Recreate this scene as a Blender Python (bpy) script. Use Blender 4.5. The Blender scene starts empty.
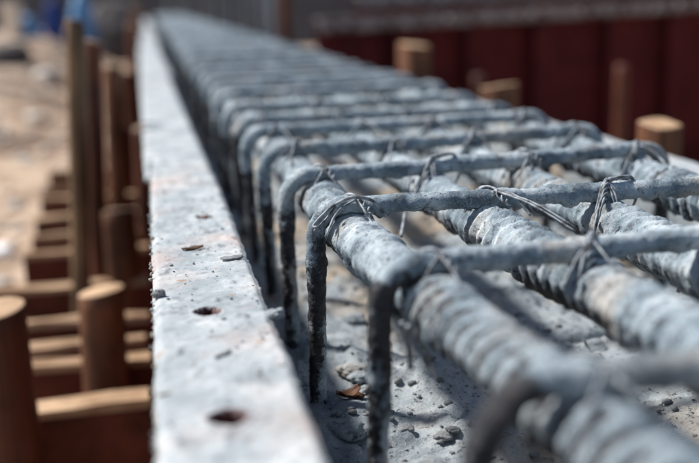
import bpy, bmesh, math, random
import numpy as np
from mathutils import Vector, Matrix

random.seed(7); RNG = np.random.default_rng(7)
scene = bpy.context.scene
COL = scene.collection

# ------------------------------------------------------------------ camera
PW, PH, F = 699.0, 463.0, 970.0          # photo size in pixels, focal length in pixels
CAM_H = 0.255                            # metres above the concrete in the beam
ROLL = math.radians(1.6)
dx, dy = 147 - PW/2, PH/2 - 5            # vanishing point of the beam
c_, s_ = math.cos(-ROLL), math.sin(-ROLL)
ux, uy = c_*dx - s_*dy, s_*dx + c_*dy
PITCH = math.atan(uy/F); YAW = math.atan(-ux/F*math.cos(PITCH))
R = Matrix.Rotation(-YAW, 3, 'Z') @ Matrix.Rotation(math.pi/2-PITCH, 3, 'X') @ Matrix.Rotation(-ROLL, 3, 'Z')
C0 = Vector((0, 0, CAM_H))
cd = bpy.data.cameras.new('camera'); cam = bpy.data.objects.new('camera', cd); COL.objects.link(cam)
cam.matrix_world = Matrix.Translation(C0) @ R.to_4x4()
cd.sensor_width = 36.0; cd.lens = F/PW*36.0
cd.clip_start = 0.01; cd.clip_end = 500
cd.dof.use_dof = True; cd.dof.focus_distance = 0.60; cd.dof.aperture_fstop = 4.0; cd.dof.aperture_blades = 0
scene.camera = cam
def ray(px, py): return R @ Vector(((px-PW/2)/F, (PH/2-py)/F, -1))
def at_depth(px, py, z): return C0 + ray(px, py)*z
def at_z(px, py, z):
    d = ray(px, py); return C0 + d*((z-CAM_H)/d.z)
def at_x(px, py, x):
    d = ray(px, py); return C0 + d*(x/d.x)

# ------------------------------------------------------------------ sky, sun, exposure
SUN = Vector((-0.62, 0.40, 0.95)).normalized()         # towards the sun
elev = math.asin(SUN.z); az = math.atan2(SUN.x, SUN.y)
w = bpy.data.worlds.new('World'); scene.world = w; w.use_nodes = True
nt = w.node_tree; nt.nodes.clear()
sky = nt.nodes.new('ShaderNodeTexSky'); sky.sky_type = 'NISHITA'; sky.sun_disc = False
sky.sun_elevation = elev; sky.sun_rotation = az; sky.dust_density = 1.2; sky.air_density = 1.0
bg = nt.nodes.new('ShaderNodeBackground'); bg.inputs['Strength'].default_value = 0.085
wo = nt.nodes.new('ShaderNodeOutputWorld')
nt.links.new(sky.outputs[0], bg.inputs[0]); nt.links.new(bg.outputs[0], wo.inputs[0])
sd = bpy.data.lights.new('sun', 'SUN'); sd.energy = 5.0; sd.angle = math.radians(6.0); sd.color = (1.0, 0.965, 0.92)
so = bpy.data.objects.new('sun', sd); COL.objects.link(so)
so.rotation_euler = SUN.to_track_quat('Z', 'Y').to_euler()
vs = scene.view_settings; vs.view_transform = 'Standard'; vs.look = 'None'; vs.exposure = 0.32; vs.gamma = 1.0
vs.use_curve_mapping = False

# ------------------------------------------------------------------ numpy noise
def _hash(ix, iy, iz, seed):
    h = (ix.astype(np.int64)*374761393 + iy.astype(np.int64)*668265263 + iz.astype(np.int64)*2147483647 + seed*144665) & 0xffffffff
    h = ((h ^ (h >> 13))*1274126177) & 0xffffffff
    h = ((h ^ (h >> 16))*2246822519) & 0xffffffff
    return ((h ^ (h >> 15)) & 0xffffff)/float(0xffffff)
def vnoise(p, seed=0):
    i = np.floor(p); f = p - i; f = f*f*f*(f*(f*6-15)+10)
    x, y, z = i[..., 0], i[..., 1], i[..., 2]; r = 0
    for a in (0, 1):
        for b in (0, 1):
            for c in (0, 1):
                wgt = (f[..., 0] if a else 1-f[..., 0])*(f[..., 1] if b else 1-f[..., 1])*(f[..., 2] if c else 1-f[..., 2])
                r = r + wgt*_hash(x+a, y+b, z+c, seed)
    return r*2-1
def fbm(p, octv=4, seed=0, gain=0.5):
    r = 0; a = 1.0; t = 0
    for o in range(octv):
        r = r + a*vnoise(p*(2.03**o)+o*17.3, seed+o); t += a; a *= gain
    return r/t
def sstep(a, b, x):
    t = np.clip((x-a)/(b-a), 0, 1); return t*t*(3-2*t)

# ------------------------------------------------------------------ mesh helpers
def link(name, me, mats=None, parent=None):
    o = bpy.data.objects.new(name, me); COL.objects.link(o)
    for m in (mats or []): me.materials.append(m)
    if parent is not None: o.parent = parent
    return o
def tag(o, label=None, cat=None, group=None, kind=None):
    if label: o['label'] = label
    if cat: o['category'] = cat
    if group: o['group'] = group
    if kind: o['kind'] = kind
    return o
def empty(name, loc=(0, 0, 0)):
    o = bpy.data.objects.new(name, None); COL.objects.link(o); o.location = loc; o.empty_display_size = .02; return o
def np_mesh(name, verts, quads, smooth=True, tris=None):
    me = bpy.data.meshes.new(name)
    verts = np.asarray(verts, dtype=np.float32).reshape(-1, 3)
    quads = np.asarray(quads, dtype=np.int32).reshape(-1, 4) if quads is not None and len(quads) else np.zeros((0, 4), np.int32)
    tris = np.asarray(tris, dtype=np.int32).reshape(-1, 3) if tris is not None and len(tris) else np.zeros((0, 3), np.int32)
    nq, ntr = len(quads), len(tris)
    me.vertices.add(len(verts)); me.vertices.foreach_set('co', verts.ravel())
    me.loops.add(nq*4+ntr*3); me.loops.foreach_set('vertex_index', np.concatenate([quads.ravel(), tris.ravel()]))
    me.polygons.add(nq+ntr)
    ls = np.concatenate([np.arange(nq)*4, nq*4+np.arange(ntr)*3]).astype(np.int32)
    me.polygons.foreach_set('loop_start', ls)
    me.polygons.foreach_set('use_smooth', np.full(nq+ntr, smooth))
    me.update(calc_edges=True); me.validate(); return me
def attr(me, name, vals):
    a = me.attributes.new(name, 'FLOAT', 'POINT'); a.data.foreach_set('value', np.asarray(vals, dtype=np.float32).ravel())
def grid_quads(n, m, wrap=False):
    i = np.arange(n-1)[:, None]; j = np.arange(m if wrap else m-1)[None, :]; jn = (j+1) % m
    return np.stack([i*m+j, i*m+jn, (i+1)*m+jn, (i+1)*m+j], -1).reshape(-1, 4)
def resample(P, step):
    P = np.asarray(P, float); d = np.linalg.norm(np.diff(P, axis=0), axis=1); s = np.concatenate([[0], np.cumsum(d)])
    n = max(2, int(s[-1]/step)+1); t = np.linspace(0, s[-1], n)
    return np.stack([np.interp(t, s, P[:, k]) for k in range(3)], -1), t
def spline(P, n=12):
    P = [np.asarray(p, float) for p in P]; Q = [2*P[0]-P[1]]+P+[2*P[-1]-P[-2]]; out = []
    for i in range(1, len(Q)-2):
        a, b, c, d = Q[i-1:i+3]
        for k in range(n):
            t = k/n; out.append(.5*((2*b)+(-a+c)*t+(2*a-5*b+4*c-d)*t*t+(-a+3*b-3*c+d)*t**3))
    out.append(P[-1]); return np.array(out)
def frames(P):
    T = np.gradient(P, axis=0); T /= np.linalg.norm(T, axis=1)[:, None]+1e-12
    N = np.zeros_like(T); up = np.array([0, 0, 1.]) if abs(T[0, 2]) < .8 else np.array([1., 0, 0])
    n = up-T[0]*np.dot(up, T[0]); n /= np.linalg.norm(n); N[0] = n
    for i in range(1, len(P)):
        n = N[i-1]-T[i]*np.dot(N[i-1], T[i]); N[i] = n/(np.linalg.norm(n)+1e-12)
    return T, N, np.cross(T, N)
def tube(P, r, segs, disp=None):
    """swept tube; returns verts (n,segs,3), unit normals and quads"""
    T, N, B = frames(P); th = np.linspace(0, 2*np.pi, segs, endpoint=False)
    nor = N[:, None, :]*np.cos(th)[None, :, None]+B[:, None, :]*np.sin(th)[None, :, None]
    rr = np.broadcast_to(np.asarray(r, float).reshape(-1, 1), (len(P), segs))
    V = P[:, None, :]+nor*rr[..., None]
    if disp is not None: V = V+nor*disp(V, nor, th)[..., None]
    return V, nor, grid_quads(len(P), segs, True)
def cap_tris(n, segs, base):
    """two end caps as fans on added centre vertices base (start) and base+1 (end)"""
    j = np.arange(segs); jn = (j+1) % segs; o = (n-1)*segs
    return np.concatenate([np.stack([np.full(segs, base), jn, j], -1), np.stack([np.full(segs, base+1), o+j, o+jn], -1)])
def box_bm(bm, x0, x1, y0, y1, z0, z1, mi=0):
    vs_ = [bm.verts.new(p) for p in ((x0,y0,z0),(x1,y0,z0),(x1,y1,z0),(x0,y1,z0),(x0,y0,z1),(x1,y0,z1),(x1,y1,z1),(x0,y1,z1))]
    for f in ((0,3,2,1),(4,5,6,7),(0,1,5,4),(1,2,6,5),(2,3,7,6),(3,0,4,7)):
        fc = bm.faces.new([vs_[i] for i in f]); fc.material_index = mi
def box_obj(name, b, mat, parent=None, bevel=0.0):
    bm = bmesh.new(); box_bm(bm, *b)
    if bevel: bmesh.ops.bevel(bm, geom=bm.edges[:], offset=bevel, segments=2, affect='EDGES', profile=.6)
    me = bpy.data.meshes.new(name); bm.to_mesh(me); bm.free(); return link(name, me, [mat], parent)

# ------------------------------------------------------------------ materials
class NT:
    def __init__(s, name):
        s.m = bpy.data.materials.new(name); s.m.use_nodes = True; s.t = s.m.node_tree
        s.b = s.t.nodes['Principled BSDF']; s.tc = s.t.nodes.new('ShaderNodeTexCoord')
        s.oi = s.t.nodes.new('ShaderNodeObjectInfo')
        ad = s.t.nodes.new('ShaderNodeVectorMath'); ad.operation = 'MULTIPLY_ADD'
        s.t.links.new(s.oi.outputs['Random'], ad.inputs[0]); ad.inputs[1].default_value = (37, 11, 23)
        s.t.links.new(s.tc.outputs['Object'], ad.inputs[2]); s.co = ad.outputs[0]
    def L(s, a, b): s.t.links.new(a, b)
    def mapping(s, scale, rot=(0, 0, 0)):
        n = s.t.nodes.new('ShaderNodeMapping'); n.inputs['Scale'].default_value = scale; n.inputs['Rotation'].default_value = rot
        s.L(s.co, n.inputs[0]); return n.outputs[0]
    def noise(s, scale, detail=4, rough=.55, vec=None, dist=0):
        n = s.t.nodes.new('ShaderNodeTexNoise'); n.inputs['Scale'].default_value = scale
        n.inputs['Detail'].default_value = detail; n.inputs['Roughness'].default_value = rough; n.inputs['Distortion'].default_value = dist
        s.L(vec or s.co, n.inputs['Vector']); return n.outputs[0]
    def voro(s, scale, vec=None):
        n = s.t.nodes.new('ShaderNodeTexVoronoi'); n.inputs['Scale'].default_value = scale; s.L(vec or s.co, n.inputs['Vector']); return n.outputs[0]
    def ramp(s, fac, stops):
        n = s.t.nodes.new('ShaderNodeValToRGB'); e = n.color_ramp.elements
        while len(e) < len(stops): e.new(.5)
        for k, (p, c) in enumerate(stops):
            e[k].position = p; e[k].color = (*c, 1) if not isinstance(c, (int, float)) else (c, c, c, 1)
        s.L(fac, n.inputs[0]); return n.outputs[0]
    def mix(s, fac, a, b, mode='MIX'):
        n = s.t.nodes.new('ShaderNodeMix'); n.data_type = 'RGBA'; n.blend_type = mode
        for sock, v in ((n.inputs[0], fac), (n.inputs[6], a), (n.inputs[7], b)):
            if isinstance(v, (int, float)): sock.default_value = v
            elif isinstance(v, tuple): sock.default_value = (*v, 1)
            else: s.L(v, sock)
        return n.outputs[2]
    def math(s, op, a, b=0.0):
        n = s.t.nodes.new('ShaderNodeMath'); n.operation = op
        for sock, v in ((n.inputs[0], a), (n.inputs[1], b)):
            if isinstance(v, (int, float)): sock.default_value = v
            else: s.L(v, sock)
        return n.outputs[0]
    def attr(s, name):
        n = s.t.nodes.new('ShaderNodeAttribute'); n.attribute_name = name; return n.outputs['Fac']
    def bump(s, h, strength, dist):
        n = s.t.nodes.new('ShaderNodeBump'); n.inputs['Strength'].default_value = strength; n.inputs['Distance'].default_value = dist
        s.L(h, n.inputs['Height'])
        prev = s.b.inputs['Normal']
        if prev.is_linked: s.L(prev.links[0].from_socket, n.inputs['Normal'])
        s.L(n.outputs[0], prev)
    def out(s, color=None, rough=None, metal=None, spec=None):
        for k, v in (('Base Color', color), ('Roughness', rough), ('Metallic', metal), ('Specular IOR Level', spec)):
            if v is None: continue
            if isinstance(v, (int, float)): s.b.inputs[k].default_value = v
            elif isinstance(v, tuple): s.b.inputs[k].default_value = (*v, 1)
            else: s.L(v, s.b.inputs[k])
        return s.m

def mat_cement_bar():
    """dried cement slurry on steel; vertex attribute coat: 1 covered, 0 bare rusty steel"""
    m = NT('cement_coated_steel')
    c = m.ramp(m.noise(38, 5, .6), [(.32, (.085, .118, .145)), (.44, (.21, .27, .31)), (.57, (.38, .445, .485)), (.70, (.60, .645, .66))])
    c = m.mix(m.ramp(m.noise(17, 4, .6), [(.54, 0.), (.70, .6)]), c, (.42, .335, .25))
    c = m.mix(m.ramp(m.noise(95, 5, .7), [(.36, .75), (.43, 0.)]), c, (.10, .115, .13))
    c = m.mix(m.ramp(m.noise(330, 3, .7), [(.32, .9), (.43, 0.)]), c, (.06, .06, .065))
    c = m.mix(m.ramp(m.noise(900, 2), [(.56, 0.), (.72, .5)]), c, (.60, .62, .63))
    bare = m.ramp(m.noise(120, 4, .65), [(.35, (.016, .017, .021)), (.55, (.045, .045, .050)), (.75, (.10, .062, .045))])
    cov = m.math('ADD', m.attr('coat'), m.math('MULTIPLY', m.math('SUBTRACT', m.noise(60, 8, .75), .5), 2.4))
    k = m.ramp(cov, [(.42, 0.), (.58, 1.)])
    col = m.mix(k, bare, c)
    m.bump(m.noise(230, 6, .75), .8, .0016); m.bump(m.noise(1300, 2), .5, .0005); m.bump(k, .6, .0008)
    return m.out(col, m.ramp(k, [(0, .42), (1, .78)]), 0, .35)
def mat_flange():
    m = NT('cement_smeared_flange')
    c = m.ramp(m.noise(26, 6, .62), [(.3, (.24, .275, .29)), (.5, (.38, .415, .43)), (.68, (.55, .565, .56))])
    c = m.mix(m.ramp(m.noise(9, 3), [(.56, 0.), (.72, .6)]), c, (.58, .515, .475))
    scr = m.noise(60, 3, .6, vec=m.mapping((1, 9, 1), (0, 0, .9)))
    c = m.mix(m.ramp(scr, [(.58, 0.), (.66, .45)]), c, (.27, .30, .33))
    c = m.mix(m.ramp(m.noise(230, 3, .7), [(.30, .8), (.39, 0.)]), c, (.12, .12, .125))
    c = m.mix(m.ramp(m.noise(75, 2, .5), [(.70, 0.), (.74, .7)]), c, (.34, .17, .09))
    c = m.mix(m.ramp(m.noise(48, 6, .72), [(.36, .65), (.45, 0.)]), c, (.17, .19, .205))
    c = m.mix(m.ramp(m.noise(5.5, 5, .6), [(.60, 0.), (.70, .5)]), c, (.50, .33, .27))
    rust = m.ramp(m.noise(160, 4), [(.35, (.022, .004, .003)), (.65, (.15, .022, .012))])
    c = m.mix(m.attr('rust'), c, rust)
    m.bump(scr, .35, .0012); m.bump(m.noise(240, 5, .7), .5, .001); m.bump(m.noise(1100, 2), .3, .0004)
    return m.out(c, .8, 0, .3)
def mat_concrete():
    m = NT('rough_site_concrete')
    c = m.ramp(m.noise(18, 6, .62), [(.3, (.22, .265, .30)), (.5, (.36, .405, .435)), (.68, (.52, .55, .56))])
    c = m.mix(m.ramp(m.noise(7.5, 4), [(.51, 0.), (.64, .85)]), c, (.50, .40, .29))
    c = m.mix(m.ramp(m.noise(190, 3, .7), [(.33, .9), (.43, 0.)]), c, (.075, .08, .09))
    c = m.mix(m.ramp(m.noise(420, 2), [(.60, 0.), (.70, .6)]), c, (.62, .62, .60))
    m.bump(m.noise(110, 7, .75), .9, .005); m.bump(m.noise(600, 3), .5, .001)
    return m.out(c, .88, 0, .25)
def mat_wood(name, lo, hi, wet=.6):
    m = NT(name); g = m.noise(45, 5, .65, vec=m.mapping((1, 1, .06)), dist=.6)
    c = m.ramp(g, [(.3, lo), (.7, hi)])
    c = m.mix(m.ramp(m.noise(11, 4), [(.45, 0.), (.7, .7)]), c, tuple(x*.45 for x in lo))
    m.bump(g, .5, .003); return m.out(c, wet, 0, .35)
def mat_simple(name, stops, scale, rough=.8, metal=0, bump=.3, bd=.003):
    m = NT(name); n = m.noise(scale, 5, .62); c = m.ramp(n, stops); m.bump(m.noise(scale*6, 4, .65), bump, bd)
    return m.out(c, rough, metal, .3)
M_BAR = mat_cement_bar(); M_FL = mat_flange(); M_CON = mat_concrete()
M_STAKE = mat_wood('brown_stake_wood', (.045, .014, .008), (.17, .058, .028))
M_STAKE_G = mat_wood('weathered_stake_wood', (.09, .055, .03), (.31, .20, .11))
M_STAKE_O = mat_wood('orange_brown_stake_wood', (.070, .026, .013), (.28, .120, .058))
M_CUT = mat_wood('cut_end_grain', (.40, .25, .14), (.58, .40, .25), .8)
M_REDBOARD = mat_simple('muddy_red_board', [(.3, (.055, .012, .007)), (.7, (.17, .045, .022))], 20, .75)
M_DUST = mat_simple('dry_mud_on_board', [(.3, (.34, .215, .125)), (.7, (.56, .39, .25))], 26, .9)
M_SAND = mat_simple('sandy_earth', [(.38, (.12, .078, .055)), (.49, (.34, .24, .165)), (.62, (.54, .41, .30))], 3.6, .95, 0, .6, .02)
M_BANK = mat_simple('grey_brown_bank_soil', [(.3, (.07, .065, .065)), (.7, (.17, .15, .14))], 1.3, .95, 0, .6, .05)
M_RED = mat_simple('dark_red_form_paint', [(.3, (.050, .0040, .0055)), (.7, (.110, .0095, .0115))], 9, .8)
M_RUST = mat_simple('rusted_form_steel', [(.3, (.05, .014, .008)), (.7, (.15, .05, .025))], 30, .8)
M_RIM = mat_simple('cement_splashed_rim', [(.34, (.07, .035, .033)), (.5, (.20, .17, .165)), (.7, (.30, .27, .265))], 16, .85)
M_STONE = mat_simple('grey_stone', [(.3, (.10, .105, .11)), (.7, (.30, .31, .32))], 60, .85)
M_PALE = mat_simple('pale_stone', [(.3, (.45, .40, .34)), (.7, (.72, .68, .62))], 8, .8)
M_BLOB = mat_simple('grey_cement_blob', [(.3, (.28, .25, .24)), (.7, (.45, .42, .41))], 30, .9)
M_BLUE = mat_simple('blue_plastic_sheet', [(.3, (.12, .28, .52)), (.7, (.25, .46, .70))], 3, .4)
M_NAVY = mat_simple('navy_plastic_sheet', [(.3, (.012, .03, .16)), (.7, (.03, .07, .26))], 3, .45)
M_WHITE = mat_simple('white_plastic', [(.3, (.75, .75, .75)), (.7, (.82, .82, .82))], 3, .3)
M_LEAF = mat_simple('rust_brown_scrap', [(.3, (.030, .012, .006)), (.7, (.15, .062, .024))], 150, .6, 0, .4, .001)
M_WIRE = NT('cement_grey_wire')
M_WIRE = M_WIRE.out(M_WIRE.ramp(M_WIRE.noise(160, 3), [(.36, (.07, .072, .078)), (.5, (.22, .24, .26)), (.7, (.38, .41, .44))]), .6, .15, .4)

# ------------------------------------------------------------------ the ground
GZ = -0.40
def terrain_z(x, y):
    x = np.asarray(x, float); y = np.asarray(y, float)
    p = np.stack([x, y, np.zeros_like(x)], -1)
    rise = sstep(-.35, -1.0, x)*(sstep(3.0, 10, y)*.40)
    far = sstep(12, 16, y)*-.10-.28*sstep(.7, 1.1, x)*sstep(2.2, 3.2, y)*sstep(9, 7, y)
    z = GZ+rise+far+.05*fbm(p*1.1, 3, 3)*sstep(.1, .6, np.abs(x-.25)) + .022*fbm(p*6, 3, 9)
    return np.minimum(z, GZ+.42)
gx = np.concatenate([-np.geomspace(90, 3.0, 26), np.linspace(-2.9, 4.5, 150), np.geomspace(4.7, 90, 26)])
gy = np.concatenate([np.linspace(-4, .2, 10), np.linspace(.3, 9.9, 200), np.geomspace(10.1, 220, 50)])
GX, GY = np.meshgrid(gx, gy)
V = np.stack([GX, GY, terrain_z(GX, GY)], -1)
earth = tag(link('ground', np_mesh('ground', V, grid_quads(len(gy), len(gx))), [M_SAND]), kind='structure')
# far bank behind the site
bx = np.linspace(-60, 60, 160); by = np.linspace(0, 14, 24)
BX, BY = np.meshgrid(bx, by)
Y0 = 15+2.0*np.sin(BX*.11+1)+.05*BX
prof = sstep(0, 1.1, BY)*2.4+BY*.05
BZ = GZ-.15+prof+.5*fbm(np.stack([BX*.5, BY*.5, BX*0], -1), 4, 21)*sstep(0, 4, BY)
link_b = tag(link('earth_bank', np_mesh('earth_bank', np.stack([BX, Y0+BY, BZ], -1), grid_quads(24, 160)), [M_BANK]), kind='structure')

# ------------------------------------------------------------------ concrete in the beam
CX0, CX1 = 0.052, 0.448
cx = np.linspace(CX0, CX1, 150)
cy = np.concatenate([np.linspace(.05, .30, 40), np.linspace(.303, 1.5, 420), np.linspace(1.51, 12.5, 300)])
CXg, CYg = np.meshgrid(cx, cy); p = np.stack([CXg, CYg, CXg*0], -1)
cz = .007*fbm(p*11, 3, 31)+.0045*fbm(p*42, 3, 33)+.0022*fbm(p*150, 2, 35)
cz += .006*np.maximum(0, fbm(p*60, 2, 37)-.18)*2.2
edge = sstep(.03, 0, CXg-CX0)+sstep(.03, 0, CX1-CXg)
cz += edge*.006*(1+fbm(p*30, 2, 39))
CON = (cx, cy, cz)
def conc_z(x, y):
    i = np.clip(np.searchsorted(cx, x), 0, len(cx)-1); j = np.clip(np.searchsorted(cy, y), 0, len(cy)-1); return float(cz[j, i])
V = np.stack([CXg, CYg, cz], -1)
n, mm = V.shape[:2]
sk = V.copy(); top = V.reshape(-1, 3)
# skirts down to the soil on all four sides
ring = np.concatenate([np.arange(mm), np.arange(1, n)*mm+mm-1, (n-1)*mm+np.arange(mm-2, -1, -1), np.arange(n-2, 0, -1)*mm])
low = top[ring].copy(); low[:, 2] = GZ-.05
k = len(ring); a = np.arange(k); b = (a+1) % k
skq = np.stack([ring[a], len(top)+a, len(top)+b, ring[b]], -1)
concrete = tag(link('concrete_bed', np_mesh('concrete_bed', np.concatenate([top, low]), np.concatenate([grid_quads(n, mm), skq])), [M_CON]), kind='structure')

# ------------------------------------------------------------------ steel side forms
FZ = 0.093
HOLES = [(.020, .364, 1.0), (.020, .503, 1.0), (.021, .642, .45), (.020, .781, .3)]
def flange_section(y0, y1, xa, xb, dxy, step, parent, holes=(), seed=0, thick=.007):
    nx = max(6, int((xb-xa)/step)+1); ny = max(2, int((y1-y0)/step)+1)
    x = np.linspace(0, 1, nx); y = np.linspace(y0, y1, ny); X, Y = np.meshgrid(x, y)
    p = np.stack([Y*0, Y, Y*0+seed], -1)
    le = xa+.0009*fbm(p*70, 4, 41+seed)+.0009*np.maximum(0, fbm(p*220, 2, 47+seed)); re = xb+.0013*fbm(p*45, 4, 43+seed)
    XX = le+(re-le)*X+dxy*(Y-y0)
    q = np.stack([XX, Y, XX*0+seed], -1)
    Z = FZ-(.004 if seed == 1 else (.002 if 1 < seed < 20 else 0))+.0011*fbm(q*40, 3, 51)+.0007*fbm(q*160, 3, 53)+.0016*np.maximum(0, fbm(q*110, 2, 55)-.42)*3
    e = np.minimum(X, 1-X)*(xb-xa); Z -= .003*sstep(.004, 0, e)
    rust = np.zeros_like(Z)
    for hx, hy, full in holes:
        d = np.hypot(XX-hx, (Y-hy)/.95)+.0009*fbm(q*180, 3, 57)
        if full > .9:
            h_ = sstep(.0080, .0070, d); Z -= .0060*h_+.016*sstep(.0066, .0058, d); Z += .0012*sstep(.0125, .0084, d)*(1-h_)
            rust = np.maximum(rust, sstep(.0087, .0078, d))
        else:
            cres = sstep(.0072, .0060, d)*sstep(-.0012, .0016, (Y-hy)+.35*(XX-hx)+.0015*fbm(q*200, 2, 59)); Z -= .010*full*cres; rust = np.maximum(rust, cres*.9)
    top = np.stack([XX, Y, Z], -1).reshape(-1, 3)
    n, mm = Z.shape
    ring = np.concatenate([np.arange(mm), np.arange(1, n)*mm+mm-1, (n-1)*mm+np.arange(mm-2, -1, -1), np.arange(n-2, 0, -1)*mm])
    low = top[ring].copy(); low[:, 2] = FZ-thick-.003
    low[:, 0] += .0
    k = len(ring); a = np.arange(k); b = (a+1) % k
    me = np_mesh('top_flange', np.concatenate([top, low]), np.concatenate([grid_quads(n, mm), np.stack([ring[a], len(top)+a, len(top)+b, ring[b]], -1)]))
    attr(me, 'rust', np.concatenate([rust.ravel(), np.zeros(k)]))
    return link('top_flange', me, [M_FL], parent)
def sheared_box(name, x0, x1, y0, y1, z0, z1, mat, parent, shear=0, ybase=0):
    o = box_obj(name, (x0, x1, y0, y1, z0, z1), mat, parent)
    for v in o.data.vertices: v.co.x += shear*(v.co.y-ybase)
    return o
SHEAR = [0, 0, -.012, -.012, -.012, -.012, -.012, -.012]
secs = [(.06, .962), (.974, 2.37), (2.374, 3.9), (3.904, 5.4), (5.404, 6.9), (6.904, 8.9), (8.904, 10.9), (10.904, 12.5)]
names_l = ['cement smeared steel form with round bolt holes along its top flange beside the stirrups',
           'steel form section butted end to end with the bolt holed one beside the stakes']
xoff = 0.0
for i, (a, b) in enumerate(secs):
    root = empty('side_form')
    sh = 0.0 if i == 0 else -.010
    xa = -.009+xoff-(.006 if i else 0); xb = .0535+xoff*.3
    flange_section(a, b, xa, xb, sh, .0011 if i == 0 else (.004 if i == 1 else .02), root, HOLES if i == 0 else (), seed=i)
    sheared_box('web', xb-.010, xb-.004, a, b, GZ-.02, FZ-.0100, M_RUST, root, sh, a)
    yy = a+.21
    while yy < b-.02:
        sheared_box('stiffener', xa+.006, xb-.0101, yy, yy+.006, GZ+.10, FZ-.0101, M_RUST, root, sh, a); yy += .30
    xoff += sh*(b-a)
    if i < 2: tag(root, names_l[i], 'form', 'steel forms along the stake side of the beam')
    else: tag(root, 'far blurred steel form section in the row along the beam', 'form', 'steel forms along the stake side of the beam')
for i, (a, b) in enumerate([(.10, 1.55), (1.554, 3.05), (3.054, 4.6), (4.604, 7.6), (7.604, 12.5)]):
    root = empty('side_form')
    flange_section(a, b, .4465, .512, 0, .006 if i < 2 else .02, root, (), seed=20+i)
    sheared_box('web', .4515, .4575, a, b, GZ-.02, FZ-.0100, M_CON, root)
    tag(root, 'steel form half hidden behind the ends of the stirrups', 'form', 'steel forms on the red panel side of the beam')

# ------------------------------------------------------------------ long reinforcing bars
ZT = CAM_H-.118-.0065        # centre height of the stirrup tops
RB, RS = .0136, .0060
BARS = [.1158, .2035, .2820, .3800]
ZB = ZT-RS-RB-.0005
bar_labels = ['thick ribbed cement coated bar in the stirrup corner next to the holed form flange',
              'ribbed long bar second from the holed form, crusted with pale cement',
              'ribbed long bar third from the holed form, tied with splayed wires',
              'ribbed long bar in the stirrup corner farthest from the holed form']
def bar_center(bi, y):
    x = BARS[bi]+.0022*np.sin(y*2.1+bi*1.7)*sstep(.4, 1.2, y); x = x - (.012*sstep(.7, 4, y) if bi == 0 else 0)
    x = x + (.075, .050, .0, .0)[bi]*np.maximum(0, .56-np.maximum(y, .1))
    return x, ZB+.0012*np.sin(y*3.3+bi)
for bi in range(4):
    y = np.concatenate([np.linspace(-.15, .15, 60), np.arange(.1515, 1.25, .0014), np.arange(1.25, 3.0, .006), np.arange(3.0, 12.6, .1)])
    x, z = bar_center(bi, y)
    P = np.stack([x, y, z*np.ones_like(y)], -1)
    def disp(V, nor, th, bi=bi, y=y):
        near = sstep(4, 2.9, y)[:, None]
        q = V+bi*3.1
        s = y[:, None]
        wob = .10*fbm(q*30, 2, 60)
        ph = s/.0128+.55*np.abs(np.sin(th*.5+.3))[None, :]*np.sign(np.sin(th+.6))[None, :]+bi*.3+wob
        tri = np.abs((ph % 1.0)-.5)*2
        rib = sstep(.60, .71, tri)
        groove = sstep(.26, .50, tri)*(1-sstep(.54, .64, tri))
        cover = sstep(-.25, .45, fbm(q*np.array((30, 16, 30)), 3, 61+bi))      # where cement has buried the ribs
        nearb = sstep(.50, .40, s) if bi == 0 else .0*s
        cover = cover*(1-.75*nearb)
        amp = .55+.9*sstep(-.4, .4, fbm(q*np.array((9, 14, 9)), 2, 62+bi))
        d = .0021*rib*amp*(1-.80*cover)-.0006*groove*(1-cover)+.0004*cover
        d = d+.0011*np.exp(-((np.abs(np.sin(th))-1)/.02)**2)[None, :]*.8
        qa = np.stack([q[..., 0]*45, q[..., 1]*120, q[..., 2]*45], -1)          # flakes lie across the bar, as the ribs do
        d = d+.0005*fbm(q*22, 2, 64)+.0008*fbm(qa, 3, 63)+.0008*fbm(qa*2.7, 3, 65)+.0009*fbm(q*520, 3, 66, .7)
        fl = sstep(.10, .22, fbm(qa*.8, 4, 67, .62)); d = d+.0010*fl
        d = d+.0045*np.maximum(0, fbm(q*85, 3, 68)-.2)*np.clip(-nor[..., 2]+.2, 0, 1)
        d = d+.0060*np.maximum(0, fbm(np.stack([q[..., 0]*60, q[..., 1]*150, q[..., 2]*20], -1), 2, 69)-.1)*np.clip(-nor[..., 2]-.25, 0, 1)
        disp.groove = groove*(1-.6*cover); disp.fl = fl; disp.strip = nearb*sstep(.14, .30, tri)*(1-sstep(.52, .62, tri))*np.clip(-nor[..., 0]*2.2-.15, 0, 1)
        disp.rib = rib
        return d*near
    V, nor, Q = tube(P, np.full(len(y), RB), 44, disp)
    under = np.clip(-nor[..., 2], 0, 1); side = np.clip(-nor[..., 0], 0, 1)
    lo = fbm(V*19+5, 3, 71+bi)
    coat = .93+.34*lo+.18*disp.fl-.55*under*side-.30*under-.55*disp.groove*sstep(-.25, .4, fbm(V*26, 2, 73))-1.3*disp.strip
    n = len(y)
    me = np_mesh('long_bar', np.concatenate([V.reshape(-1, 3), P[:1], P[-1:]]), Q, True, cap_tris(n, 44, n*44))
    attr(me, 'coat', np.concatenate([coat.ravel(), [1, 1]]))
    tag(link('long_bar', me, [M_BAR]), bar_labels[bi], 'rebar', 'long bars of the reinforcing cage')

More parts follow.
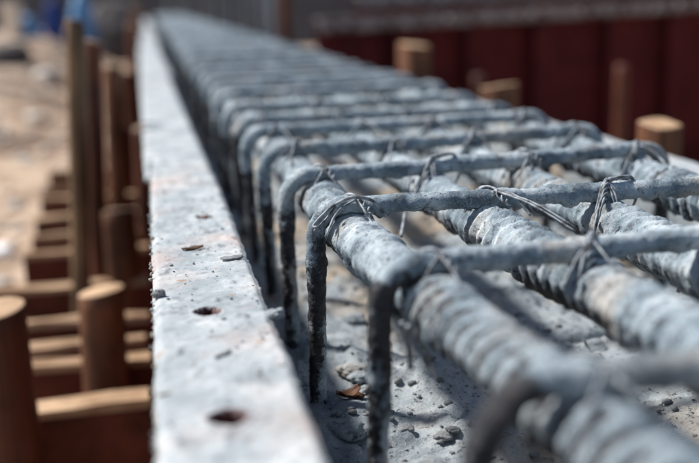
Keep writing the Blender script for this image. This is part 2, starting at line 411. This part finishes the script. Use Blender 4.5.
# ------------------------------------------------------------------ stirrups
XL, XR = .0935, .4065
def stirrup_path(seed, yl, yr, lean=0.0, dz=0.0, rb=.022, step=.0013):
    rg = random.Random(seed)
    def Y(x): return yl+(yr-yl)*(x-XL)/(XR-XL)
    pts = []
    xl = XL+lean
    foot = XL+rg.uniform(-.003, .003) - .002
    zt = ZT+dz
    for t in np.linspace(0, 1, 8): pts.append((foot+(xl-foot)*t, Y(XL)+rg.uniform(-.0006, .0006), -.03+(zt-rb+.03)*t))
    for a in np.linspace(0, math.pi/2, 12)[1:]: pts.append((xl+rb-rb*math.cos(a), Y(XL), zt-rb+rb*math.sin(a)))
    for t in np.linspace(0, 1, 18)[1:-1]:
        x = xl+rb+(XR-rb-xl-rb)*t; pts.append((x, Y(x), zt-.0012*math.sin(t*math.pi)+rg.uniform(-.0005, .0005)))
    for a in np.linspace(0, math.pi/2, 12): pts.append((XR-rb+rb*math.sin(a), Y(XR), zt-rb+rb*math.cos(a)))
    for t in np.linspace(0, 1, 6)[1:]: pts.append((XR+.002*t, Y(XR), zt-rb-(zt-rb+.03)*t))
    return resample(np.array(pts), step)[0]
def stirrup_mesh(seed, yl, yr, lean, dz, rb, hi):
    P = stirrup_path(seed, yl, yr, lean, dz, rb, .0013 if hi else .006); segs = 24 if hi else 10
    def disp(V, nor, th):
        q = V+seed*1.37
        d = .0009*fbm(q*50, 3, 81)+.0008*fbm(q*200, 3, 83)+.0006*fbm(q*600, 2, 84)
        top = sstep(.05, .10, V[..., 2])
        d = d+.0040*np.maximum(0, fbm(q*90, 3, 85)-.10)*(.25+1.1*np.clip(-nor[..., 2], 0, 1))*top
        d = d-.0006*(1-top)
        return d
    V, nor, Q = tube(P, np.full(len(P), RS), segs, disp)
    z = V[..., 2]; lo = fbm(V*17+seed, 3, 87)
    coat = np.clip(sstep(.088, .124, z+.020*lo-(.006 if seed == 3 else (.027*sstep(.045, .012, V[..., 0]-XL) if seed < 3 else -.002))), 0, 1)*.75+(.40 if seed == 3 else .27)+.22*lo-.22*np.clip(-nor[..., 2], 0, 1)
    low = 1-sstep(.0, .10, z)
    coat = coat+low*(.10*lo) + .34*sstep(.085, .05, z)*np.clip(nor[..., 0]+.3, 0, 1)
    n = len(P)
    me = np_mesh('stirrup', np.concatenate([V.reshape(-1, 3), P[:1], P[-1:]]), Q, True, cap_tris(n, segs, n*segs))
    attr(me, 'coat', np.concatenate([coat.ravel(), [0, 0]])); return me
ST = [(.285, .270, .004, .0000, .031), (.431, .4535, .005, .0005, .020), (.5795, .5665, -.001, .000, .019),
      (.694, .722, -.004, .000, .020), (.820, .842, -.006, .0005, .020), (.956, .968, -.008, .000, .020)]
y = 1.07
while y < 12.3:
    ST.append((y+random.uniform(-.018, .018), y+.006+random.uniform(-.020, .020), -.008-.004*min(1, y/4)+random.uniform(-.006, .006), random.uniform(-.001, .004), random.uniform(.018, .026))); y += .138
st_lab = {0: 'heavily blurred stirrup, first one the long bars pass under before the open end',
          1: 'dark legged stirrup crossing the bars between the sharp one and the open end',
          2: 'sharply focused cement crusted stirrup with a bent wire end at its corner',
          3: 'stirrup directly behind the sharp one, with peaked wire ties',
          4: 'stirrup second behind the sharp one, slightly blurred'}
ORD = ['first', 'second', 'third', 'fourth', 'fifth', 'sixth', 'seventh', 'eighth', 'ninth', 'tenth']
for i in range(5, 10): st_lab[i] = 'blurred stirrup %s behind the sharp one in the cage' % ORD[i-3]
far_mesh = []
for i, (yl, yr, lean, dz, rb) in enumerate(ST):
    if i < 9 or i < 14:
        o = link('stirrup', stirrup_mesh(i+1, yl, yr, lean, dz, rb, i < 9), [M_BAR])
        if i >= 9: far_mesh.append((o.data, (yl+yr)/2))
    else:
        me, my = far_mesh[i % len(far_mesh)]
        o = bpy.data.objects.new('stirrup', me); COL.objects.link(o); rz = random.uniform(-.05, .05); cv = Vector((.25, my, 0)); o.rotation_euler.z = rz
        o.location = Vector((.25+random.uniform(-.006, .004), (yl+yr)/2, random.uniform(-.001, .004)))-Matrix.Rotation(rz, 3, 'Z') @ cv
    tag(o, st_lab.get(i, 'thin grey stirrup in the blurred far stretch of the cage'), 'stirrup', 'stirrups along the reinforcing cage')

# ------------------------------------------------------------------ wire ties
def add_strand(acc, pts, r=.00085, segs=6, n=8, step=.0016, seed=0):
    P = resample(spline(pts, n), step)[0]
    def disp(V, nor, th): return .00035*fbm(V*300+seed, 2, 91)+.0008*np.maximum(0, fbm(V*130+seed, 2, 93)-.25)
    V, nor, Q = tube(P, np.full(len(P), r), segs, disp)
    base = sum(len(v) for v, _, _ in acc); nn = len(P)
    acc.append((np.concatenate([V.reshape(-1, 3), P[:1], P[-1:]]), Q+base, cap_tris(nn, segs, nn*segs)+base))
def tie_mesh(seed, bx_, by_, zb, zs, style=0, coarse=False):
    rg = random.Random(seed); acc = []; U = rg.uniform
    rbar, rst = RB+.0012, RS+.0012
    flip = -1 if rg.random() < .35 else 1
    st = .0035 if coarse else .0016
    kw = dict(step=st, segs=5 if coarse else 7, seed=seed)
    for k in (0, 1):      # doubled diagonal saddle over the stirrup, down both flanks of the bar
        o = (k-.5)*.0024
        pts = [(bx_-flip*(rbar*.92), by_-.013+o, zb-.004), (bx_-flip*rbar*.75, by_-.0115+o, zb+.0095),
               (bx_-flip*.005, by_-.0060+o, zs+rst*.45), (bx_+flip*.0005, by_+o*.6, zs+rst-.0002),
               (bx_+flip*.006, by_+.0068+o, zs+rst*.35), (bx_+flip*rbar*.80, by_+.012+o, zb+.009), (bx_+flip*(rbar*.95), by_+.0135+o, zb-.005),
               (bx_+flip*.003, by_+.012+o, zb-rbar-.001)]
        add_strand(acc, pts, .00078, **kw)
    # twisted knot on top and its tails
    kn = np.array((bx_-.002*flip, by_-.0055, zs+rst*.72))
    t = np.linspace(0, 1, 14)
    for ph in (0, math.pi):
        add_strand(acc, [kn+np.array((.0016*math.cos(9*u+ph)-.006*u*flip, -.010*u, .0016*math.sin(9*u+ph)-.007*u)) for u in t], .00072, n=2, **kw)
    tails = {0: [(-.014+U(-.012, .004), -.016+U(-.014, .004), -.014-U(0, .016)), (.004+U(-.012, .014), -.018+U(-.018, .004), -.014-U(0, .010))], 1: [(.014, -.024, -.012), (.030, -.050, -.017)],
             2: [(-.024, -.028, -.030), (-.002, -.018, -.022)]}[style]
    for tx, ty, tz in tails:
        e = kn+np.array((tx+U(-.002, .002), ty+U(-.002, .002), tz)); mid = (kn+e)/2+np.array((U(-.002, .002), U(-.002, .002), .0035))
        add_strand(acc, [kn, mid, e], .00075, **kw)
        if style: add_strand(acc, [kn+np.array((.0018, .0006, 0)), mid+np.array((.0021, 0, .0006)), e+np.array((.002, .003, .001))], .00075, **kw)
    if style == 2:   # loose standing loop
        l = [(bx_+.001, by_-.002, zs+rst), (bx_+.010, by_-.002, zs+rst+.0012), (bx_+.019, by_+.001, zs+rst-.001), (bx_+.0235, by_+.003, zs-.006), (bx_+.0205, by_+.006, zb+.004)]
        add_strand(acc, l, .0011, **kw)
    return np_mesh('tie_wire', np.concatenate([a for a, _, _ in acc]), np.concatenate([b for _, b, _ in acc]), True, np.concatenate([c for _, _, c in acc]))
tie_lab = {(2, 0): 'wire tie with short bright hooked end on the corner of the sharp stirrup',
           (2, 1): 'wire tie with long splayed tails on the sharp stirrup at the second bar',
           (2, 2): 'wire tie with a standing loop on the sharp stirrup at the third bar',
           (3, 1): 'peaked wire tie with hanging strands behind the sharp stirrup, on the second bar',
           (1, 1): 'thick blurred wire tie on the dark legged stirrup at the second bar'}
cx_tie = {}
for i in range(20):
    yl, yr, lean, dz, rb = ST[i]
    for bi in range(4):
        ym = yl+(yr-yl)*(BARS[bi]-XL)/(XR-XL); bx_ = float(bar_center(bi, np.array([ym]))[0][0]); by_ = yl+(yr-yl)*(bx_-XL)/(XR-XL)
        zb = float(bar_center(bi, np.array([by_]))[1][0]); zs = ZT+dz
        if i == 0 and bi == 3: continue
        style = {(2, 1): 1, (2, 2): 2, (3, 1): 2, (1, 2): 1}.get((i, bi), 0)
        if i < 9:
            me = tie_mesh(100+i*7+bi*3, bx_, by_, zb, zs, style, i > 5); o = link('tie_wire', me, [M_WIRE])
            if i == 6: cx_tie[bi] = (me, bx_, by_)
        else:
            me, ox, oy = cx_tie[bi]; o = bpy.data.objects.new('tie_wire', me); COL.objects.link(o); o.location = (bx_-ox, by_-oy, 0)
        bn = ['the form side bar', 'the second bar', 'the third bar', 'the opposite corner bar'][bi]
        sn = ['the blurred open end stirrup', 'the dark legged stirrup', 'the sharp stirrup', 'the stirrup right behind the sharp one'][i] if i < 4 else 'the %s stirrup behind the sharp one' % ORD[min(i-3, 9)]
        tag(o, tie_lab.get((i, bi), 'wire tie on %s, %s' % (bn, sn) if i < 9 else 'blurred wire tie in the far stretch of the cage'),
            'wire tie', 'ties on the near crossings' if i < 9 else 'ties on the far crossings')
# bent bright wire end sticking out by the sharp corner
acc = []; k0 = at_depth(334, 205, .592)
p1 = at_depth(313, 226, .585); p2 = at_depth(318, 227, .583)
add_strand(acc, [k0, (k0+p1)/2+Vector((0, 0, .001)), p1, p2], .0009, n=6)
add_strand(acc, [k0+Vector((.001, 0, -.001)), (k0+p1)/2+Vector((.001, 0, -.003)), p1+Vector((.0005, 0, -.0035))], .0009)
# it continues round the corner of the stirrup
add_strand(acc, [k0, k0+Vector((.010, -.007, .0055)), k0+Vector((.022, -.009, .003)), k0+Vector((.031, -.006, -.008))], .0011)
tag(link('wire_hook', np_mesh('wire_hook', np.concatenate([a for a, _, _ in acc]), np.concatenate([b for _, b, _ in acc]), True, np.concatenate([c for _, _, c in acc])), [M_WIRE]),
    'short folded wire end poking from the corner of the sharp stirrup', 'wire')
# loose tie wires hanging down from the bars
hang = [((410, 168, .755), (401, 237, .70), 'single straight wire hanging between the first and second bar'),
        ((402, 322, .45), (411, 368, .47), 'wire tail hanging below the corner bar by the dark legged stirrup'),
        ((408, 326, .44), (434, 376, .475), 'splayed wire tail hanging below the corner bar'),
        ((699, 240, .56), (678, 292, .575), 'slanting wire reaching down beside the third bar')]
for a, b, lab in hang:
    A = at_depth(*a); B = at_depth(*b); acc = []
    add_strand(acc, [A, (A+B)/2+Vector((.0012, 0, 0)), B], .0013)
    tag(link('hanging_wire', np_mesh('hanging_wire', acc[0][0], acc[0][1], True, acc[0][2]), [M_WIRE]), lab, 'wire')

# ------------------------------------------------------------------ pebbles and scraps
ico = bmesh.new(); bmesh.ops.create_icosphere(ico, subdivisions=2, radius=1)
IV = np.array([v.co[:] for v in ico.verts]); IT = np.array([[v.index for v in f.verts] for f in ico.faces]); ico.free()
ico = bmesh.new(); bmesh.ops.create_icosphere(ico, subdivisions=1, radius=1)
JV = np.array([v.co[:] for v in ico.verts]); JT = np.array([[v.index for v in f.verts] for f in ico.faces]); ico.free()
ico = bmesh.new(); bmesh.ops.create_icosphere(ico, subdivisions=4, radius=1)
KV = np.array([v.co[:] for v in ico.verts]); KT = np.array([[v.index for v in f.verts] for f in ico.faces]); ico.free()
def lump_mesh(nm, loc, r, sq, seed):
    v = KV*(1+.45*fbm(KV*1.2+seed*5.1, 3, seed)+.20*fbm(KV*4+seed, 4, seed+1, .65))[:, None]*np.array((1.2, .9, sq))
    return np_mesh(nm, v*r+np.array(loc), None, True, KT)
def stone_verts(loc, r, sq, seed, hi=True):
    v = (IV if hi else JV).copy(); v *= (1+.38*fbm(v*1.3+seed*7.7, 3, seed % 97))[:, None]
    a = seed*1.7; c, s = math.cos(a), math.sin(a)
    v = v*np.array((1.25, .85, sq)); v = np.stack([v[:, 0]*c-v[:, 1]*s, v[:, 0]*s+v[:, 1]*c, v[:, 2]], -1)
    return v*r+np.array(loc)
def stones(name, items, mat, parent=None, hi=False):
    vs_, ts, b = [], [], 0
    for loc, r, sq, seed in items:
        v = stone_verts(loc, r, sq, seed, hi); vs_.append(v); ts.append((IT if hi else JT)+b); b += len(v)
    return link(name, np_mesh(name, np.concatenate(vs_), None, True, np.concatenate(ts)), [mat], parent)
items = []
for i in range(2300):
    x = random.uniform(CX0+.004, CX1-.004); yq = .30+1.2*random.random()**1.3; r = random.choice([.0007, .0009, .0011, .0014, .0019, .0028])*random.uniform(.7, 1.2)
    items.append(((x, yq, conc_z(x, yq)+r*.25), r, .65, i))
tag(stones('gravel', items, M_STONE), 'scattered small grey grit on the concrete under the bars', 'gravel', kind='stuff')
items = []
for i in range(330):
    x = random.uniform(-.006, .051); yq = .30+1.0*random.random()**1.1; r = random.choice([.0004, .0005, .0007, .0011])*random.uniform(.7, 1.3)
    items.append(((x, yq, FZ+r*.3), r, .6, i+3000))
for i in range(130):   # crumbs stuck along the outer edge
    yq = .33+.75*random.random(); r = random.uniform(.0004, .0013)*(1 if i % 9 else 1.5); items.append(((-.0095+random.uniform(-.0008, .0012), yq, FZ-random.uniform(.001, .006)), r, .9, i+5000))
tag(stones('cement_crumbs', items, M_CON), 'tiny grey cement crumbs strewn over the form flange', 'crumbs', kind='stuff')
peb = [(405, 433, .0052, 'pebble'), (444, 440, .0058, 'pebble'), (452, 437, .0046, 'pebble'), (352, 372, .010, 'cement_lump'), (361, 378, .008, 'cement_lump'),
       (430, 366, .004, 'pebble'), (518, 318, .005, 'pebble'), (345, 440, .011, 'cement_lump'), (300, 385, .008, 'cement_lump'), (375, 392, .004, 'pebble'), (355, 320, .009, 'cement_lump'), (548, 330, .004, 'pebble')]
labs = {0: 'small dark pebble on the concrete bed beside the bare leg of the dark legged stirrup'}
for i, (px, py, r, nm) in enumerate(peb):
    q = at_z(px, py, 0); q.z = conc_z(q.x, q.y)+r*.3
    o = link(nm, lump_mesh(nm, q, r*(.8 if nm == 'pebble' else .9), .55, 40+i), [M_STONE if nm == 'pebble' else M_CON])
    tag(o, 'small loose grey pebble lying on the concrete bed' if nm == 'pebble' else 'rough lump of spilled cement on the concrete bed beside the stirrup legs', 'pebble' if nm == 'pebble' else 'lump',
        'pebbles on the concrete bed' if nm == 'pebble' else 'cement lumps on the concrete bed')
fl = [(159, 296, .0034, M_STONE, 'stone_crumb', 'grey stone crumb on the outer edge of the form flange'),
      (273, 313, .0045, M_CON, 'stone_crumb', 'pale cement lump clinging to the inner edge of the form flange')]
for i, (px, py, r, mt, nm, lab) in enumerate(fl):
    q = at_z(px, py, FZ); q.z += r*.35 if i == 0 else -.001
    tag(link(nm, lump_mesh(nm, q, r, .75, 70+i), [mt]), lab, 'crumb')
def flake(name, c, lx, ly, rot, mat, seed, th=.0010, curl=.0):
    n, m_ = 14, 8; u, v = np.meshgrid(np.linspace(-1, 1, n), np.linspace(-1, 1, m_), indexing='ij')
    ed = np.sqrt(np.clip(1-u*u*.9, .05, 1)); X = u*lx*(1+.12*fbm(np.stack([v*2+seed, u*0, u*0], -1), 2, seed)); Y = v*ly*ed*(1+.3*fbm(np.stack([u*3+seed, u*0, u*0+1], -1), 2, seed))
    Z = curl*(u*u)*lx+curl*.8*v*v*ly+.0006*fbm(np.stack([u*2, v*2, u*0+seed], -1), 3, seed)
    c_, s_ = math.cos(rot), math.sin(rot); tp = np.stack([c_*X-s_*Y, s_*X+c_*Y, Z+th], -1); bt = tp-np.array((0, 0, th))
    V = np.concatenate([tp.reshape(-1, 3), bt.reshape(-1, 3)])+np.array(c); Q = grid_quads(n, m_); k = n*m_
    ring = np.concatenate([np.arange(m_), np.arange(1, n)*m_+m_-1, (n-1)*m_+np.arange(m_-2, -1, -1), np.arange(n-2, 0, -1)*m_]); nx_ = np.roll(ring, -1)
    return link(name, np_mesh(name, V, np.concatenate([Q, Q[:, ::-1]+k, np.stack([ring, ring+k, nx_+k, nx_], -1)])), [mat])
for i, (px, py, lx, ly, rot, mt, lab) in enumerate([
        (193, 250, .0075, .0028, .3, M_LEAF, 'curled rusty flake on the form flange behind the bolt holes'),
        (232, 260, .0070, .0042, .15, M_STONE, 'thin grey cement flake near the inner edge of the form flange'),
        (223, 357, .0055, .0013, .8, M_STONE, 'slim grey sliver on the form flange between the bolt holes'),
        (204, 219, .0060, .0026, -.1, M_LEAF, 'rusty brown chip on the form flange far behind the bolt holes')]):
    q = at_z(px, py, FZ); q.z += .0009; tag(flake('flake', q, lx, ly, rot, mt, 11+i, .001, .05), lab, 'flake')
for i, (px, py, lx, ly, rot) in enumerate([(349, 400, .009, .0055, .4), (358, 398, .006, .004, 2.0)]):
    q = at_z(px, py, 0); q.z = conc_z(q.x, q.y)+.001
    tag(flake('rusty_scrap', q, lx, ly, rot, M_LEAF, 31+i, .001, .45), ['larger curled rust brown scrap on the concrete behind the sharp stirrup leg', 'smaller rust brown scrap lying against the larger curled one'][i], 'scrap')

# ------------------------------------------------------------------ timber stakes
def stake(top, width, mat, lab, group, square=False, rot=0.0, lean=(0, 0), seed=0, bottom=None, cut=M_CUT):
    zb = (float(terrain_z(top.x, top.y))-.06) if bottom is None else bottom
    h = top.z-zb; sg = 24; nr = 22
    th = np.linspace(0, 2*np.pi, sg, endpoint=False)
    if square: rr = 1/np.maximum(np.abs(np.cos(th)), np.abs(np.sin(th))); rr = np.minimum(rr, 1.30)
    else: rr = np.ones(sg)
    t = np.linspace(0, 1, nr)
    Rr = width/2*rr[None, :]*(1-.08*t[:, None])
    X = Rr*np.cos(th+rot)[None, :]; Y = Rr*np.sin(th+rot)[None, :]; Z = np.broadcast_to((zb+h*t)[:, None], X.shape).copy()
    q = np.stack([X*20+seed, Y*20, Z*5], -1); d = 1+.07*fbm(q, 3, seed); X = X*d; Y = Y*d
    Z[-1] += .004*np.sin(th+seed)
    V = np.stack([top.x+X+lean[0]*(t[:, None]-1)*h, top.y+Y+lean[1]*(t[:, None]-1)*h, Z], -1)
    ins = V[-1].copy(); cen = ins.mean(0); rim = cen+(ins-cen)*.94; rim[:, 2] += .0012
    top_ring = np.concatenate([V.reshape(-1, 3), rim, [cen+np.array((0, 0, .0012))]])
    Q = grid_quads(nr, sg, True); j = np.arange(sg); jn = (j+1) % sg; o = (nr-1)*sg
    Q2 = np.stack([o+j, o+jn, o+sg+jn, o+sg+j], -1); T = np.stack([o+sg+j, o+sg+jn, np.full(sg, o+2*sg)], -1)
    me = np_mesh('timber_stake', top_ring, np.concatenate([Q, Q2]), not square, T)
    mi = np.zeros(len(me.polygons), np.int32); mi[len(Q):] = 1; ob = link('timber_stake', me, [mat, cut]); me.polygons.foreach_set('material_index', mi)
    return tag(ob, lab, 'stake', group)
GL = 'stakes along the form on the sand side'
stake(at_depth(-7, 310, .90), .064, M_STAKE, 'dark brown round stake with freshly cut pale top, nearest the open end', GL, seed=1)
stake(at_depth(101, 291, 1.10), .056, M_STAKE_O, 'short weathered round stake driven against the bolt holed form', GL, seed=2, lean=(.03, 0))
stake(at_depth(118, 211, 1.45), .056, M_STAKE_O, 'short brown stake behind the weathered round one, against the form', GL, seed=3, cut=M_STAKE_G)
stake(at_depth(75, 22, 1.34), .029, M_STAKE_G, 'tall slim olive brown stake rising well above the form flange', GL, seed=4, lean=(.065, 0))
stake(at_depth(93, 42, 1.40), .027, M_STAKE, 'tall dark brown stake beside the slim olive one', GL, seed=5, lean=(.06, 0), cut=M_STAKE_G)
stake(at_depth(112, 66, 2.0), .042, M_STAKE_O, 'upright reddish stake between the tall dark one and the form', GL, seed=6, lean=(.04, 0), cut=M_STAKE_G)
stake(at_depth(140, 128, 1.75), .030, M_STAKE, 'thin dark stake tight against the form edge', GL, seed=7, lean=(.02, 0), cut=M_STAKE_G)
for i, (px, py, z, wd) in enumerate([(123, 128, 2.15, .05), (127, 72, 2.9, .055), (133, 25, 3.9, .05), (136, 8, 5.4, .06), (131, 20, 7.0, .07)]):
    stake(at_depth(px, py, z), wd, M_STAKE, 'blurred brown stake against the form, %s past the tall dark one' % ORD[i], GL, seed=10+i, cut=M_STAKE_G)
GR = 'stakes on the red panel side'
for px, py, X, wp, lab, sq in [(414, 45, .56, 33, 'squared pale topped stake farthest along the cage, before the red panels', True),
                               (499, 86, .56, 38, 'squared stake with sunlit top in the middle of the cage side row', True),
                               (660, 124, .57, 42, 'squared stake with orange sunlit top beside the bent stirrup ends', True)]:
    q = at_x(px, py, X); dep = (R.transposed() @ (q-C0)).z*-1
    stake(q, wp/F*dep*.86, M_STAKE_O, lab, GR, square=sq, rot=.25, seed=int(px))
stake(at_depth(622, 66, 3.0), .042, M_STAKE, 'slim upright stake standing close before the red panels', GR, seed=31, cut=M_STAKE)
stake(at_depth(478, 76, 3.1), .040, M_STAKE, 'slim reddish stake behind the squared stakes, before the red panels', GR, seed=32, cut=M_STAKE)
stake(at_depth(284, -10, 3.7), .05, M_STAKE, 'tall brown post at the end of the red panels', GR, seed=33)
q = at_depth(689, 153, 1.35)
tag(link('rubble_stone', np_mesh('rubble_stone', stone_verts((q.x, q.y, GZ+.10), .20, 1.0, 5), None, True, IT), [M_PALE]), 'rounded tan stone on the earth beside the orange topped stake', 'stone')

# ------------------------------------------------------------------ short boards on edge outside the form
GB = 'boards set on edge beside the form'
rows = [(413, 27, 0), (365, 27, 0), (345, 27, 0), (325, 25, 0), (289, -40, 1), (254, 40, 0), (236, 46, 0), (216, 52, 0), (199, 55, 0), (185, 58, 0), (172, 62, 0)]
for i, (py, pxl, longb) in enumerate(rows):
    a = at_z(70, py, -.15); xl = at_z(pxl, py, -.15).x - (.03 if not longb else 0); xr = -.028
    th = .023 if i else .036
    zt = a.z+random.uniform(-.004, .004); zb = float(terrain_z((xl+xr)/2, a.y))-.04
    root = empty('short_board', ((xl+xr)/2, a.y, zb)); hw = (xr-xl)/2
    box_obj('face_board', (-hw, hw, 0, th, 0, zt-zb-.008), M_REDBOARD, root, .003)
    bm = bmesh.new(); box_bm(bm, -hw+.001, hw-.001, .001, th-.001, zt-zb-.0079, zt-zb)
    bmesh.ops.subdivide_edges(bm, edges=bm.edges[:], cuts=3, use_grid_fill=True)
    for v in bm.verts:
        if v.co.z > zt-zb-.004: v.co.z += random.uniform(-.0015, .004)
    me = bpy.data.meshes.new('mud_cap'); bm.to_mesh(me); bm.free(); link('mud_cap', me, [M_DUST], root)
    root.rotation_euler = (0, random.uniform(-.02, .02), random.uniform(-.05, .05))
    tag(root, 'long red brown board with mud on top lying across behind the weathered stake' if longb else ('thick red brown board caked with mud, closest to the pale cut stake' if i == 0 else ('dusty topped short board on edge, %s along from the thick mud caked one' % ORD[i-1] if i < 4 else 'dusty topped short board on edge, %s beyond the long crosswise board' % ORD[i-5])), 'board', GB)

# ------------------------------------------------------------------ loose stones on the sand
items = []
for i in range(1400):
    yq = 1.2+10*random.random()**1.4; xq = -.35-2.4*random.random()*(.3+yq/8)
    r = random.choice([.008, .012, .018, .03])*random.uniform(.6, 1.3); items.append(((xq, yq, float(terrain_z(xq, yq))+r*.2), r, .6, i))
tag(stones('loose_stones', items, M_PALE), 'loose pale stones scattered over the sand', 'stones', kind='stuff')
for i, (px, py, r, mt, lab) in enumerate([(3, 254, .035, M_WHITE, 'white plastic scrap on the sand beside the long board'), (6, 64, .17, M_BANK, 'dark soil lump on the sand slope'),
                                         (36, 120, .05, M_PALE, 'pale flat stone on the sand beyond the boards'), (50, 80, .10, M_PALE, 'larger pale stone higher on the sand slope')]):
    d = ray(px, py); t = .6
    for _ in range(4000):
        t += .005; q = C0+d*t
        if q.z < float(terrain_z(q.x, q.y)): break
    tag(link('plastic_scrap' if i == 0 else 'ground_stone', np_mesh('ground_stone', stone_verts((q.x, q.y, q.z+r*.25), r, .6, 90+i), None, True, IT), [mt]), lab, 'scrap' if i == 0 else 'stone')

# ------------------------------------------------------------------ red formwork panels across the view
def red_panel(x0, x1, y0, ztop, zbot, lab, group, back=False):
    root = empty('red_form_panel', ((x0+x1)/2, y0, 0)); hw = (x1-x0)/2-.003
    box_obj('face_sheet', (-hw, hw, .06, .065, zbot, ztop-.03), M_RED, root)
    if not back:
        n = max(1, round((x1-x0)/.245))
        for k in range(n):
            xc = -hw+.02+(2*hw-.04)*(k+.0)/max(1, n-1)
            bm = bmesh.new(); box_bm(bm, xc-.004, xc+.004, 0.012, .0598, zbot, ztop-.066); box_bm(bm, xc-.022, xc+.022, .004, .0118, zbot, ztop-.066)
            me = bpy.data.meshes.new('rib'); bm.to_mesh(me); bm.free(); link('rib', me, [M_RED], root)
        for zz in (zbot+.14, zbot+.30):
            box_obj('cross_rail', (-hw, hw, .030, .0597, zz, zz+.010), M_RED, root)
    # top rim: angle with bolt holes showing as gaps between cement blobs
    bm = bmesh.new(); box_bm(bm, -hw, hw, 0, .010, ztop-.055, ztop); box_bm(bm, -hw, hw, .0102, .075, ztop-.008, ztop-.0005)
    me = bpy.data.meshes.new('top_rim'); bm.to_mesh(me); bm.free(); rim = link('top_rim', me, [M_RIM], root)
    its = []
    for k in range(int((x1-x0)/.065)):
        its.append(((-hw+.035+k*.065, -.001, ztop-.032+random.uniform(-.006, .006)), random.uniform(.014, .024), .8, k+int(x0*10)))
    s = stones('cement_blob', its, M_BLOB, rim); s['kind'] = 'stuff'
    return tag(root, lab, 'form panel', group)
WA, WT = math.radians(9), math.radians(1.0)
def wall_row(x0, y0, n, ztop, zbot, labs, group, back):
    for i in range(n):
        u = (i+.5)*1.024
        r = red_panel(-.51, .51, 0, ztop, zbot, labs[i], group, back)
        r.location = (x0+u*math.cos(WA), y0+u*math.sin(WA), u*math.tan(WT)); r.rotation_euler = (0, -WT, WA)
wall_row(.66, 3.85, 5, CAM_H-.072, GZ-.42, ['dark red ribbed formwork panel beside the tall brown post']+['dark red ribbed formwork panel, %s from the tall brown post' % ORD[i] for i in range(1, 5)], 'red panels across the site', False)
wall_row(.98, 4.60, 5, CAM_H+.018, GZ-.42, ['rear dark red form panel whose pale rim shows over the front row']*5, 'rear red panels across the site', True)
# concrete between the two rows
o = box_obj('cross_beam_concrete', (.35, 5.1, .10, .60, GZ-.42, CAM_H-.20), M_CON); tag(o, kind='structure')
o.location = (.66, 3.85, 0); o.rotation_euler.z = WA

# ------------------------------------------------------------------ far site clutter
def heap(name, px, py, dep, wx, hz, mat, lab, cat, seed):
    q = at_depth(px, py, dep); z0 = float(terrain_z(q.x, q.y))-.03; top = max(q.z, z0+.08)
    n = 36; m_ = 18; a = np.linspace(0, 2*np.pi, n, endpoint=False); t = np.linspace(0, 1, m_)
    rad = np.cos(t*np.pi/2)**.7
    X = rad[:, None]*np.cos(a)[None]*wx/2; Y = rad[:, None]*np.sin(a)[None]*wx*.4; Z = np.broadcast_to((np.sin(t*np.pi/2))[:, None], X.shape)*(top-z0)
    p = np.stack([X*6/wx, Y*6/wx, Z*3], -1)+seed; d = 1+.25*fbm(p, 3, seed)
    V = np.stack([q.x+X*d, q.y+Y*d, z0+Z*(1+.15*fbm(p*1.5, 2, seed+3))], -1)
    return tag(link(name, np_mesh(name, V, grid_quads(m_, n, True)), [mat]), lab, cat)
heap('blue_tarpaulin', 24, 16, 9.0, .28, .2, M_BLUE, 'crumpled blue plastic sheet on the sand, with white bucket beside it', 'tarpaulin', 3)
heap('blue_tarpaulin', 79, -6, 9.5, .27, .3, M_BLUE, 'taller bright blue plastic sheet heap behind the slim olive stake', 'tarpaulin', 5)
heap('navy_tarpaulin', 52, 0, 9.2, .20, .3, M_NAVY, 'navy blue plastic sheet heap between the two bright blue ones', 'tarpaulin', 8)
def lathe(name, prof, loc, mat, sg=28):
    prof = np.array(prof); a = np.linspace(0, 2*np.pi, sg, endpoint=False)
    V = np.stack([prof[:, :1]*np.cos(a)+loc[0], prof[:, :1]*np.sin(a)+loc[1], np.broadcast_to(prof[:, 1:], (len(prof), sg))+loc[2]], -1)
    return link(name, np_mesh(name, V, grid_quads(len(prof), sg, True)), [mat])
q = at_depth(12, 12, 8.8); z0 = float(terrain_z(q.x, q.y))-.01; h = max(.2, q.z+.09-z0)
tag(lathe('white_bucket', [(.001, 0), (.075, 0), (.10, h*.96), (.106, h*.96), (.106, h), (.097, h), (.072, .012), (.001, .012)], (q.x, q.y, z0), M_WHITE), 'small white bucket standing on the sand by the blue sheets', 'bucket')
heap('rubble_heap', 112, 2, 11.5, .8, .4, M_BANK, 'low grey brown rubble heap behind the tall stakes', 'rubble', 12)
# starter bars of a far column
for i, (px, dep, wd) in enumerate([(168, 12.6, .03), (185, 12.7, .035), (203, 12.8, .03), (218, 11.5, .03), (232, 11, .035), (247, 9.5, .035), (262, 8.8, .04), (271, 7.5, .035)]):
    q = at_depth(px, 20, dep); zb = float(terrain_z(q.x, q.y))-.05
    P = np.stack([np.full(30, q.x), np.full(30, q.y), np.linspace(zb, 1.2+.2*math.sin(i), 30)], -1); P[:, 0] += .01*np.sin(np.linspace(0, 3, 30)+i)
    V, nor, Q = tube(P, np.full(30, wd/2), 10, lambda V, n_, t_: .004*fbm(V*30, 2, 5))
    me = np_mesh('starter_bar', np.concatenate([V.reshape(-1, 3), P[:1], P[-1:]]), Q, True, cap_tris(30, 10, 300)); attr(me, 'coat', np.full(302, .8))
    tag(link('starter_bar', me, [M_BAR]), 'upright grey starter bar standing at the far end of the beam', 'rebar', 'starter bars at the far end of the beam')
